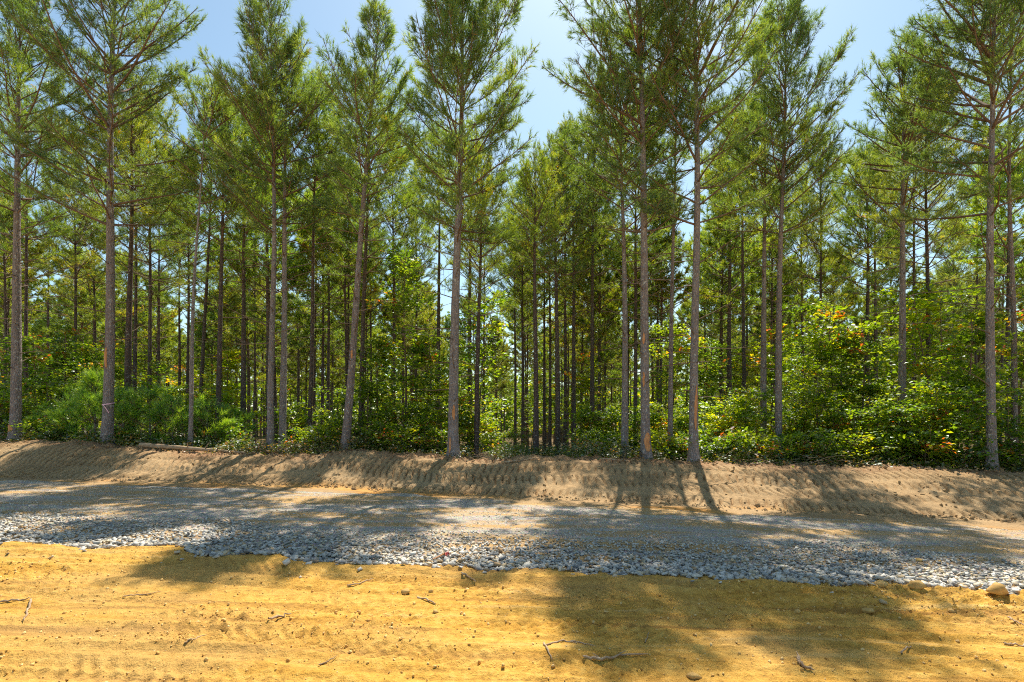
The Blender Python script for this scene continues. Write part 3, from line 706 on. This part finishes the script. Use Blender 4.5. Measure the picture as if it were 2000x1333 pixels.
for a in [(150, 1.2, 1.6, 'bushy young pine left of the taped pine'), (186, .9, 2.0, 'taller bushy young pine against the taped pine'),
          (240, .8, 1.5, 'small young pine right of the taped pine'), (292, 1.0, 1.7, 'bright young pine behind the butt of the log'),
          (338, .9, 1.5, 'low dark young pine behind the log, left of the thin pine'), (405, 1.1, 1.5, 'soft young pine behind the middle of the log'),
          (455, 1.8, 1.4, 'small young pine behind the thin end of the log'), (95, 1.6, 1.2, 'small young pine between the left-edge and taped pines')]:
    young(*a)
SH = [
    # left
    ('sap', 70, 3.4, 4.4, DARK, 'dark leafy sapling right behind the left-edge pine'), ('sap', 115, 5.0, 5.2, DARK, 'tall shaded sapling between the two big left pines'),
    ('sap', 170, 4.0, 4.2, GREEN, 'green sapling left of the taped pine, behind the young pines'), ('mid', 5, 1.5, 2.2, DARK, 'dark bush at the extreme left edge'),
    ('mid', 90, 2.6, 2.4, GREEN, 'leafy bush between the left-edge pine and the young pines'), ('low', 65, .8, .9, GREEN, 'low shrub at the foot of the left-edge pine'),
    ('low', 120, .7, .8, PALE, 'pale low shrub between the two big left pines'), ('low', 250, .6, .6, PALE, 'pale low shrub right of the taped pine foot'),
    ('mid', 315, 2.6, 2.9, PALE, 'pale leafy bush above the young pines right of the tape'), ('mid', 385, 3.2, 2.2, GREEN, 'green bush behind the thin pine by the log'),
    ('mid', 450, 3.6, 2.4, YEL, 'yellowish bush under the clean brown pine'), ('sap', 443, 8.0, 4.6, GOLD, 'golden sapling glimpsed behind the clean brown pine'),
    ('low', 480, 1.4, 1.2, GREEN, 'low green shrub behind the thin end of the log'), ('mid', 575, 3.0, 2.0, GREEN, 'green bush behind the close pair of pines'),
    ('low', 590, 1.2, 1.0, GREEN, 'low shrub behind the brush heap'), ('low', 640, 1.1, 1.2, YEL, 'yellowish low shrub left of the leaning pine'),
    ('mid', 650, 3.6, 2.5, GREEN, 'green bush far behind the leaning pine'), ('sap', 30, 7.0, 5.4, DARK, 'tall dark sapling deep behind the left-edge pine'),
    ('sap', 225, 8.0, 5.0, GREEN, 'tall sapling deep behind the taped pine'),
    # centre left
    ('sap', 735, 3.0, 4.2, GREEN, 'green sapling left in the group beside the flared pine'), ('sap', 785, 2.6, 6.6, PALE, 'tallest sapling of the group left of the flared pine'),
    ('sap', 842, 3.2, 4.2, GREEN, 'green sapling touching the flared pine on its left'), ('sap', 925, 3.4, 5.8, PALE, 'pale sapling right of the flared pine'),
    ('mid', 715, 1.5, 2.2, GREEN, 'leafy bush behind the soil mound'), ('mid', 770, 1.6, 1.9, GREEN, 'green bush below the tallest sapling'),
    ('mid', 830, 1.4, 1.7, GREEN, 'green bush left of the flared pine foot'), ('mid', 865, 2.4, 2.6, YEL, 'sunlit bush behind the flared pine'),
    ('low', 745, .7, 1.0, GREEN, 'low shrub just right of the soil mound'), ('low', 805, .7, 1.1, YEL, 'yellowish low shrub between mound and flared pine'),
    ('low', 850, .8, .9, GREEN, 'low green shrub close to the flared pine foot'), ('mid', 915, 2.8, 1.7, YEL, 'yellowish bush right of the flared pine foot'),
    # lane and right of it
    ('mid', 950, 5.5, 1.8, YEL, 'yellow-green bush on the left side of the lane'), ('low', 990, 9.0, 1.3, GREEN, 'low shrub out in the lane'),
    ('low', 965, 2.2, .7, GREEN, 'small shrub at the mouth of the lane'), 
    ('mid', 1150, 3.6, 2.0, PALE, 'pale bush at the foot of the pine right of the lane'), ('mid', 1190, 3.4, 2.0, GREEN, 'green bush left of the grey pine'),
     ('sap', 1135, 10., 4.6, GOLD, 'golden sapling deep between lane and grey pine'),
    ('mid', 1245, 2.8, 1.9, DARK, 'dark bush behind grey and stripped pines'), ('mid', 1290, 3.2, 2.1, YEL, 'yellow-green bush right of the stripped pine'),
    ('mid', 1335, 3.0, 1.9, GREEN, 'green bush left of the long scarred pine'), ('low', 1170, 1.6, 1.0, GREEN, 'low shrub left of the grey pine foot'),
    ('low', 1285, 1.2, 1.0, GOLD, 'golden low shrub beside the stripped pine foot'), ('low', 1330, 1.0, .9, GREEN, 'low shrub left of the long scarred pine foot'),
    ('sap', 1300, 8.0, 5.6, YEL, 'tall yellow-green sapling deep right of the stripped pine'), ('sap', 1390, 7.0, 5.0, GREEN, 'tall sapling deep right of the long scarred pine'),
    # right
    ('mid', 1395, 2.2, 1.7, GOLD, 'golden bush right of the long scarred pine'), ('mid', 1430, 2.4, 2.3, YEL, 'yellowish bush second right of the long scarred pine'),
    ('mid', 1470, 2.8, 2.6, GREEN, 'green bush left of the close right-hand pair'), ('low', 1420, .9, 1.1, GREEN, 'low shrub in front of the golden bush'),
    ('low', 1470, .8, 1.0, YEL, 'yellowish low shrub before the close right-hand pair'), ('mid', 1550, 2.6, 2.0, GREEN, 'green bush right of the pointed pine'),
    ('mid', 1590, 2.6, 3.0, YEL, 'tall yellowish bush second right of the pointed pine'), ('sap', 1625, 3.4, 5.2, YEL, 'yellow-green sapling under the open sky gap'),
    ('sap', 1575, 6.5, 6.0, GREEN, 'tall green sapling deep right of the pointed pine'), ('sap', 1690, 2.8, 4.6, GREEN, 'green sapling left of the forked pine'),
    ('low', 1545, .8, 1.0, PALE, 'pale low shrub at the crest right of the pointed pine'), ('low', 1610, .7, 1.1, GREEN, 'low green shrub at the crest under the sky gap'),
    ('low', 1665, .8, 1.2, GOLD, 'golden low shrub at the crest left of the forked pine'), ('mid', 1645, 1.5, 2.0, GREEN, 'green bush left of the forked pine, near the crest'),
    ('mid', 1715, 1.2, 2.0, PALE, 'pale bush at the foot of the forked pine'), ('mid', 1775, 1.0, 2.0, GREEN, 'green bush hiding the forked pine foot'),
    ('low', 1725, .6, .9, GREEN, 'low shrub below the forked pine at the crest'), ('mid', 1815, 1.1, 2.3, YEL, 'yellowish bush right of the forked pine'),
    ('mid', 1860, .9, 2.4, GREEN, 'big green bush left of the wide-limbed pine'), ('low', 1800, .5, 1.1, YEL, 'yellowish low shrub at the crest right of the forked pine'),
    ('low', 1870, .5, 1.2, DARK, 'dark low shrub left of the wide-limbed pine foot'), ('sap', 1838, 3.0, 5.6, YEL, 'tall yellow-green sapling right of the forked pine'),
    ('sap', 1895, 1.6, 4.6, GREEN, 'sapling spreading leaves over the wide-limbed pine'), ('mid', 1975, .8, 2.2, DARK, 'dark bush at the right edge'),
    ('sap', 1990, 2.6, 4.8, YEL, 'yellow-green sapling at the right edge'), ('sap', 1760, 5.5, 6.2, YEL, 'tall sapling glowing behind the forked pine'),
    ('low', 1965, .4, .7, YEL, 'small shrub right of the wide-limbed pine foot'), ('sap', 1510, 9.0, 5.6, YEL, 'tall sapling deep behind the close right-hand pair'),
]
for s in SH:
    plant(s[0], s[1], s[2], s[3], s[4], s[5], {'low': 'low shrubs along the crest', 'mid': 'bushes at the edge of the wood', 'sap': 'saplings under the pines'}[s[0]])
# more saplings deep inside
for k in range(64):
    y = rnd.uniform(26, 62); x = rnd.uniform(-1.02, 1.02) * y
    if abs(x + .018 * y + .55) < 1.6: continue
    if x < -.1 * y and rnd.random() < .3: continue
    i = rnd.randrange(4); s = rnd.uniform(.6, 1.15)
    root = link('broadleaf_sapling', None); root.location = (x, y, hz(x, y) - .02); root.rotation_euler = (0, 0, rnd.uniform(0, 6.28)); root.scale = (s * 1.2, s * 1.2, s)
    tag(root, 'far sapling', 'sapling', 'far saplings deep in the wood'); FARS.append(root)
    link('stem', SAP[i]['stem'][0], root); link('twigwork', SAP[i]['twig'], root)
    o = link('foliage', SAP[i]['leaf'], root); c = rnd.choice([GREEN, YEL, YEL, PALE, GOLD]); o.color = (*c, 1)

name_far(FARS, 'far leafy sapling')

# ground cover, distant wood (uncountable)
def cover():
    rs = np.random.RandomState(5); n = 60000
    u = rs.uniform(-19, 14, n); dv = rs.gamma(1.5, 1.5, n) - .12 - (rs.rand(n) < .03) * rs.rand(n) * .5; v = crest(u) + dv
    x, y = to_xy(u, v); cl = fbm(x * .9, y * .9, 81)
    keep = (rs.rand(n) < np.clip((cl - .30) * 4.5, .08, 1)) & (np.abs(x + .018 * y + .55) > .6 - .4 * rs.rand(n))
    x, y, dv, cl = x[keep], y[keep], dv[keep], cl[keep]; n = len(x)
    hh = np.clip(.10 + .85 * np.clip(cl - .3, 0, 1) * 1.6, .08, .75) * sstep(-.3, .8, dv)
    z = height(x, y) + rs.rand(n) ** .7 * hh + .015
    D = nrm(np.stack([rs.normal(size=n), rs.normal(size=n), rs.normal(.15, .5, n)], -1))
    t = np.clip(rs.normal(.45, .2, n) + (dv < .5) * .3, 0, 1)
    v_, f_, t_ = leaves(rs, np.stack([x, y, z], -1), D, .075, t)
    o = link('ground_cover', mesh_np('ground_cover', v_, f_, MAT['cover'], {'tint': t_}))
    tag(o, 'low tangle of brambles and seedlings behind the bank crest', 'ground cover', None, 'stuff')
cover()
def distant():
    rs = np.random.RandomState(6); n = 42000
    a = rs.uniform(-.86, .86, n); r = rs.uniform(88, 125, n); x = np.tan(a) * r * .95; y = r
    top = 6.5 + 9.5 * fbm(x * .09, y * .05, 91)
    z = height(x, y, False) + top * rs.rand(n) ** .8
    D = nrm(np.stack([rs.normal(size=n), rs.normal(size=n), rs.normal(size=n)], -1))
    t = np.clip(rs.normal(.5, .2, n), 0, .92)
    v_, f_, t_ = leaves(rs, np.stack([x, y, z], -1), D, 1.0, t)
    o = link('distant_wood', mesh_np('distant_wood', v_, f_, MAT['leaf'], {'tint': t_})); o.color = (.95, .95, .9, 1)
    tag(o, 'far wood closing the view behind the trunks', 'woods', None, 'stuff')
distant()

# ------------------------------------------------------------------ stones
def stone_protos(seed, n, flat):
    import bmesh
    out = []
    for k in range(n):
        rs = np.random.RandomState(seed + k)
        c = np.array([[i, j, k2] for i in (-1, 1) for j in (-1, 1) for k2 in (-1, 1)], float)
        p = (c * rs.uniform(.45, 1.0, (8, 3)) + rs.normal(0, .12, (8, 3))) * np.array([1, rs.uniform(.55, .85), rs.uniform(*flat)])
        bm = bmesh.new()
        for q in p: bm.verts.new(q)
        bmesh.ops.convex_hull(bm, input=bm.verts); bmesh.ops.delete(bm, geom=[v for v in bm.verts if not v.link_faces], context='VERTS')
        bmesh.ops.triangulate(bm, faces=bm.faces); bm.verts.index_update()
        V = np.array([v.co[:] for v in bm.verts]); Fc = np.array([[v.index for v in f.verts] for f in bm.faces]); bm.free()
        out.append((V, Fc))
    return out
def rotmats(rs, n, tilt):
    a = rs.uniform(0, 6.28, n); b = rs.normal(0, tilt, n); c = rs.normal(0, tilt, n)
    ca, sa, cb, sb, cc, s_ = np.cos(a), np.sin(a), np.cos(b), np.sin(b), np.cos(c), np.sin(c); o, l = np.zeros(n), np.ones(n)
    Rz = np.stack([ca, -sa, o, sa, ca, o, o, o, l], -1).reshape(n, 3, 3)
    Ry = np.stack([cb, o, sb, o, l, o, -sb, o, cb], -1).reshape(n, 3, 3)
    Rx = np.stack([l, o, o, o, cc, -s_, o, s_, cc], -1).reshape(n, 3, 3)
    return Rz @ Ry @ Rx
def scatter(name, protos, x, y, z, size, rs, tilt, mat, parent=None, tint=None):
    n = len(x); Rm = rotmats(rs, n, tilt); kind = rs.randint(0, len(protos), n)
    if tint is None: tint = rs.rand(n)
    vs, fs, ts, o = [], [], [], 0
    for k, (V, Fc) in enumerate(protos):
        m = np.where(kind == k)[0]
        if not len(m): continue
        W = np.einsum('nij,vj->nvi', Rm[m], V) * size[m][:, None, None] + np.stack([x[m], y[m], z[m]], -1)[:, None, :]
        fs.append((Fc[None] + (np.arange(len(m)) * len(V))[:, None, None]).reshape(-1, 3) + o)
        vs.append(W.reshape(-1, 3)); ts.append(np.repeat(tint[m], len(V))); o += len(m) * len(V)
    return link(name, mesh_np(name, np.concatenate(vs), np.concatenate(fs), mat, {'tint': np.concatenate(ts)}), parent)

SP = stone_protos(500, 16, (.22, .48))
rs = np.random.RandomState(12)
road = bpy.data.objects['gravel_road']
N = 54000
u = rs.uniform(-15.5, 11.5, N); q = rs.rand(N)
a_, b_ = e1(u), e2(u)
v = a_ - .04 + q ** 1.35 * (b_ - a_ + .05) - (rs.rand(N) < .05) * rs.exponential(.14, N)
x, y = to_xy(u, v); dn = v - a_
near = 1 - sstep(.9, 2.3, dn + (fbm(u * .5, v * .8, 15) - .5) * 2.0)
patch = fbm(u * .22, v * 1.4, 16)
keep = rs.rand(N) < np.clip(near + .38 + 3.5 * np.clip(patch - .46, 0, 1), 0, 1)
keep &= np.abs(x) < y * 1.25 + 1
u, v, x, y, dn, near = u[keep], v[keep], x[keep], y[keep], dn[keep], near[keep]
size = np.interp(dn, [0, .5, 1.2, 2.4, 5], [.031, .026, .019, .0135, .0105]) * rs.uniform(.55, 1.35, len(u)) * (1 + .35 * (rs.rand(len(u)) < .06))
z = height(x, y) + size * rs.uniform(.0, .40, len(u)) + near * rs.uniform(0, .018, len(u)) - .004 * (1 - near)
sc_ = size / y                                  # how large each one shows
order = np.argsort(-sc_ - .002 * rs.rand(len(u)))
infr = np.abs(x[order]) < y[order]
big = order[infr][:300]
SPM = [mesh_np('crushed_stone', V, Fc, MAT['stone1']) for V, Fc in SP]
for i in big:
    o = link('stone', SPM[i % len(SPM)], road); s = size[i] * 1.05
    o.location = (x[i], y[i], z[i] + .008); o.scale = (s, s, s); o.rotation_euler = (rnd.gauss(0, .35), rnd.gauss(0, .35), rnd.uniform(0, 6.28))
rest = np.setdiff1d(np.arange(len(u)), big)
o = scatter('gravel', SP, x[rest], y[rest], z[rest], size[rest], rs, .38, MAT['stone'], road); o['kind'] = 'stuff'

# crumbs of dirt
CP = stone_protos(540, 8, (.5, .85))
N = 22000
u = rs.uniform(-7.5, 6.5, N); v = e1(u) + .05 - rs.rand(N) * 3.6 + (rs.rand(N) < .10) * rs.rand(N) * 1.2
rough = sstep(.44, .66, fbm(u * .35, v * 1.3, 66)); keep = rs.rand(N) < .22 + .78 * rough
u, v = u[keep], v[keep]; x, y = to_xy(u, v); size = np.clip(rs.lognormal(-5.0, .42, len(u)), .004, .018)
o = scatter('dirt_crumbs', CP, x, y, height(x, y) + size * .3, size, rs, .8, MAT['clod'])
tag(o, 'loose crumbs of ochre soil strewn over the cleared ground', 'soil crumbs', None, 'stuff')
N = 5000
u = rs.uniform(-17, 12.5, N); t0, c0 = toe(u), crest(u); w = rs.rand(N); v = np.where(w < .5, c0 + rs.normal(0, .25, N), np.where(w < .8, t0 + rs.normal(0, .14, N), t0 + rs.rand(N) * (c0 - t0)))
x, y = to_xy(u, v); size = np.clip(rs.lognormal(-4.1, .5, N), .006, .06)
o = scatter('bank_crumbs', CP, x, y, height(x, y) + size * .25, size, rs, .8, MAT['bank'])
tag(o, 'loose soil crumbs along the toe and crest of the bank', 'soil crumbs', None, 'stuff')

# ------------------------------------------------------------------ rocks, clods, sticks, log
def ball(seed, sub=2):
    import bmesh
    bm = bmesh.new(); bmesh.ops.create_icosphere(bm, subdivisions=sub, radius=1)
    V = np.array([v.co[:] for v in bm.verts]); Fc = np.array([[v.index for v in f.verts] for f in bm.faces]); bm.free()
    rs = np.random.RandomState(seed)
    for _ in range(7):                            # cut facets
        n = nrm(rs.normal(size=3)); d = V @ n; c = rs.uniform(.5, .8); V = V - np.outer(np.clip(d - c, 0, None), n)
    return V * (1 + .09 * rs.normal(size=(len(V), 1))), Fc
ROCKS = [(1948, 1156, .12, 'rock', 'large ochre rock on the gravel edge at the right'), (1790, 1147, .085, 'rock', 'ochre clod second left of the large rock'),
         (1718, 1143, .085, 'rock', 'broad crumbly clod at the end of the gravel-edge stick'), (1922, 1147, .05, 'rock', 'small ochre stone touching the large rock'),
         (1397, 1131, .045, 'rock', 'brown clod at the gravel edge left of the long stick'), (1453, 1136, .035, 'rock', 'small clod halfway to the gravel-edge stick'),
         (1793, 1097, .055, 'rock', 'tan rock sitting among the gravel, left of two'), (1832, 1099, .04, 'rock', 'tan rock sitting among the gravel, right of two'),
         (841, 1157, .028, 'rock', 'dark upright clod below the red scrap'), (792, 1157, .05, 'rock', 'pale flat clod left of the dark upright clod'),
         (1695, 1196, .055, 'rock', 'clod on the shaded dirt below the gravel-edge stick'), (1556, 1197, .035, 'rock', 'small clod on the shaded dirt, left'),
         (1355, 1325, .05, 'rock', 'yellow clod at the lower picture edge'), (850, 1197, .03, 'rock', 'brown clod on sunlit dirt below the pale chip'),
         (1085, 1078, .03, 'rock', 'rusty stone among grey gravel right of the red scrap'), (1858, 1196, .04, 'rock', 'small ochre clod low on the shaded right dirt')]
for k, (px, py, s, mt, lab) in enumerate(ROCKS):
    x, y = px_ground(px, py); V, Fc = ball(600 + k)
    o = link('rock' if 'rock' in lab or 'stone ' in lab else 'dirt_clod', mesh_np('rock', V * s * np.array([1, .75, .55]), Fc, MAT[mt]))
    o.location = (x, y, hz(x, y) + s * .2); o.rotation_euler = (rnd.gauss(0, .15), rnd.gauss(0, .15), rnd.uniform(-.5, .5))
    tag(o, lab, 'rock' if 'rock' in lab or 'stone ' in lab else 'clod', 'rocks and clods lying about')

def stick(pts, r, label, name='stick', mat='wood', lift=.004, group='sticks lying on the dirt', seed=0, fork=None):
    """pts: photo pixels along the stick, laid on the ground"""
    W = np.array([(*px_ground(*p), 0) for p in pts]); W[:, 2] = height(W[:, 0], W[:, 1]) + r * .8 + lift
    t = np.linspace(0, len(W) - 1, len(W) * 4); P = np.stack([np.interp(t, range(len(W)), W[:, i]) for i in range(3)], -1)
    rs = np.random.RandomState(seed); P[1:-1] += rs.normal(0, r * .5, P[1:-1].shape); P[:, 2] = np.maximum(P[:, 2], height(P[:, 0], P[:, 1]) + r * .5)
    b = P[0].copy(); s = np.linspace(0, 1, len(P))
    root = link(name, None, None, tuple(b)); tag(root, label, 'stick', group)
    rr = r * (1 - .55 * s) * (1 + .12 * rs.normal(size=len(s))); rr[0] *= .6; rr[-1] *= .4
    link('shaft', mesh_np('stick_shaft', *tubes((P - b)[None], rr[None], 7), MAT[mat], smooth=True), root)
    for (f, dx, dy, dz) in (fork or []):
        i = int(f * (len(P) - 1)); Q = P[i] - b + np.linspace(0, 1, 5)[:, None] * np.array([dx, dy, dz]) + rs.normal(0, .002, (5, 3))
        link('side_twig', mesh_np('side_twig', *tubes(Q[None], (r * .5 * np.linspace(1, .4, 5))[None], 5), MAT[mat], smooth=True), root)
STK = [([(0, 1179), (30, 1175), (60, 1173)], .010, 'straight thin stick entering from the left edge', None),
       ([(60, 1175), (54, 1196), (47, 1217)], .011, 'short crooked stick hooked to the left-edge stick', None),
       ([(1062, 1258), (1070, 1272), (1080, 1293)], .008, 'short stick pointing at the lower edge, bottom centre', None),
       ([(1066, 1263), (1100, 1254), (1130, 1257), (1163, 1266)], .008, 'long arched twig beside the bottom-centre stick', [(.5, .05, -.05, .01)]),
       ([(1138, 1288), (1175, 1294), (1215, 1284), (1266, 1281)], .011, 'forked root-like stick at bottom centre', [(.35, -.06, .05, .02), (.6, .05, .04, .01)]),
       ([(1557, 1290), (1566, 1302), (1591, 1315)], .014, 'thick short stick with peeling bark, bottom right', [(.15, .02, .06, .01)]),
       ([(901, 1122), (914, 1130), (929, 1141)], .012, 'pale split chip of wood below the red scrap', None),
       ([(678, 1146), (705, 1142), (730, 1134)], .009, 'thin dark stick on sunlit dirt left of the pale clod', None),
       ([(1568, 1131), (1610, 1134), (1650, 1139), (1690, 1147)], .013, 'long dark stick lying along the gravel edge', None),
       ([(815, 1169), (835, 1176), (852, 1183)], .010, 'dark stick half buried below the dark clod', None),
       ([(524, 1213), (548, 1208), (569, 1202)], .011, 'short stick on the sunlit dirt, left of centre', None),
       ([(360, 1262), (384, 1250), (404, 1243)], .006, 'very thin twig on the sunlit dirt, lower left', None),
       ([(622, 1303), (640, 1295), (659, 1284)], .006, 'thin twig near the lower edge, left of centre', None),
       ([(1760, 1279), (1770, 1270), (1782, 1265)], .007, 'little curved twig on the shaded dirt, right', None),
       ([(1968, 1208), (1985, 1218), (2005, 1228)], .010, 'stick reaching the right edge on shaded dirt', None),
       ([(1960, 1260), (1980, 1262), (2005, 1265)], .010, 'lower of two sticks at the right edge', None),
       ([(1259, 1258), (1264, 1248), (1268, 1236)], .005, 'tiny upright twig above the root-like stick', None),
       ([(240, 1168), (280, 1165), (316, 1157)], .006, 'fine twig in the sun right of the left shadow stripe', None),
       ([(898, 1083), (908, 1093), (921, 1099)], .007, 'brown twig lying over stones by the red scrap', None),
       ([(985, 905), (1020, 901), (1060, 896)], .022, 'weathered stick on the crest at the mouth of the lane', None),
       ([(1170, 898), (1215, 901), (1228, 903)], .020, 'pale stick on the crest left of the stripped pine', None),
       ([(1465, 909), (1500, 906), (1528, 904)], .020, 'bare fallen branch on the crest below the close right-hand pair', [(.6, .1, .1, .22)]),
       ([(862, 866), (868, 878), (876, 888)], .022, 'broken branch propped at the flared pine foot', None)]
for k, (p, r, lab, fk) in enumerate(STK): stick(p, r, lab, seed=k, fork=fk)

# red scrap among the stones
x, y = px_ground(873, 1092); root = link('plastic_scrap', None, None, (x, y, hz(x, y) + .04)); tag(root, 'crumpled red plastic scrap at the near edge of the gravel', 'litter')
g = np.stack(np.meshgrid(np.linspace(-1, 1, 9), np.linspace(-1, 1, 7)), -1).reshape(-1, 2); rs2 = np.random.RandomState(3)
V = np.stack([g[:, 0] * .032 + rs2.normal(0, .004, 63), g[:, 1] * .022 + rs2.normal(0, .006, 63), .02 + .022 * np.sin(g[:, 0] * 4 + g[:, 1] * 2) + rs2.normal(0, .008, 63)], -1)
i = np.arange(6)[:, None] * 9; j = np.arange(8)[None, :]; q = np.stack([i + j, i + j + 1, i + 10 + j, i + 9 + j], -1).reshape(-1, 4)
link('sheet', mesh_np('scrap_sheet', V, q, MAT['red']), root)
V = np.array([[[-.03, 0, .02], [-.09, -.05, 0], [-.16, -.10, -.02]]]); link('torn_strip', mesh_np('torn_strip', *tubes(V, np.array([[.012, .009, .004]]), 4), MAT['scar']), root)

# fallen log
A = np.array([*px_ground(274, 873.5), 0]); B = np.array([*px_ground(482, 886), 0])
n = 26; s = np.linspace(0, 1, n); P = A + (B - A) * s[:, None]; P[:, 1] += .05 * np.sin(s * 5)
P[:, 2] = np.maximum(height(P[:, 0], P[:, 1]), np.interp(s, [0, 1], [hz(*A[:2]), hz(*B[:2])])) + .05 * (1 - .6 * s)
root = link('fallen_log', None, None, tuple(P[0])); tag(root, 'long slim fallen log lying along the bank crest', 'log'); L0 = P - P[0]
rr = (.075 * (1 - .62 * s)) * (1 + .05 * np.sin(s * 40)); V, q = tubes(L0[None], rr[None], 12)
link('log', mesh_np('log_shaft', V, q, MAT['wood'], smooth=True), root)
c = tubes(np.stack([L0[0] + [-.004, 0, 0], L0[0] + [.004, 0, 0]])[None], np.array([[.001, .074]]), 12); link('cut_end', mesh_np('cut_end', *c, MAT['scar']), root)
for f, d in [(.45, (.05, -.10, .16)), (.62, (.12, .05, .20)), (.75, (.10, -.06, .12))]:
    b = L0[int(f * (n - 1))]; Q = b + np.linspace(0, 1, 5)[:, None] * np.array(d)
    link('branch_stub', mesh_np('branch_stub', *tubes(Q[None], np.linspace(.02, .008, 5)[None], 6), MAT['wood'], smooth=True), root)

# brush heap of dead twigs at the crest
def brush(name, px0, px1, n, label, seed, hmax, dv0=.1, dv1=.9):
    rs = np.random.RandomState(seed); Ps, Rs = [], []
    for k in range(n):
        x, y = front_pos(rs.uniform(px0, px1), rs.uniform(dv0, dv1)); L = rs.uniform(.3, 1.1); a = rs.uniform(0, 6.28); e = rs.uniform(-.1, .55)
        d = np.array([math.cos(a) * math.cos(e), math.sin(a) * math.cos(e) * .6, math.sin(e)]) * L; p0 = np.array([x, y, hz(x, y) + rs.uniform(0, hmax)])
        t = np.linspace(0, 1, 5)[:, None]; Ps.append(p0 + d * t + rs.normal(0, .02, (5, 3)) - np.array([0, 0, .12]) * t ** 2); Rs.append(np.linspace(.010, .003, 5) * rs.uniform(.5, 1.3))
    o = link(name, mesh_np(name, *tubes(np.stack(Ps), np.stack(Rs), 4), MAT['wood'])); tag(o, label, 'brush', None, 'stuff')
brush('brushwood', 520, 655, 130, 'tangled heap of dead twigs below the close pair of pines', 71, .22)
brush('brushwood', 905, 965, 45, 'small tangle of dry twigs right of the flared pine foot', 72, .15)
brush('brushwood', 1380, 1720, 110, 'dry twigs scattered along the right-hand crest', 73, .06, -.05, .5)

labs = {}
for o in sc.objects:
    if o.parent is None and 'label' in o: labs.setdefault(o['label'], []).append(o.name)
dups = {k: len(v) for k, v in labs.items() if len(v) > 1}
print('DUP LABELS', dups)
print('TRIS', sum(sum(len(p.vertices) - 2 for p in me.polygons) if len(me.polygons) < 500 else len(me.loops) - 2 * len(me.polygons) for me in bpy.data.meshes), 'OBJ', len(sc.objects))
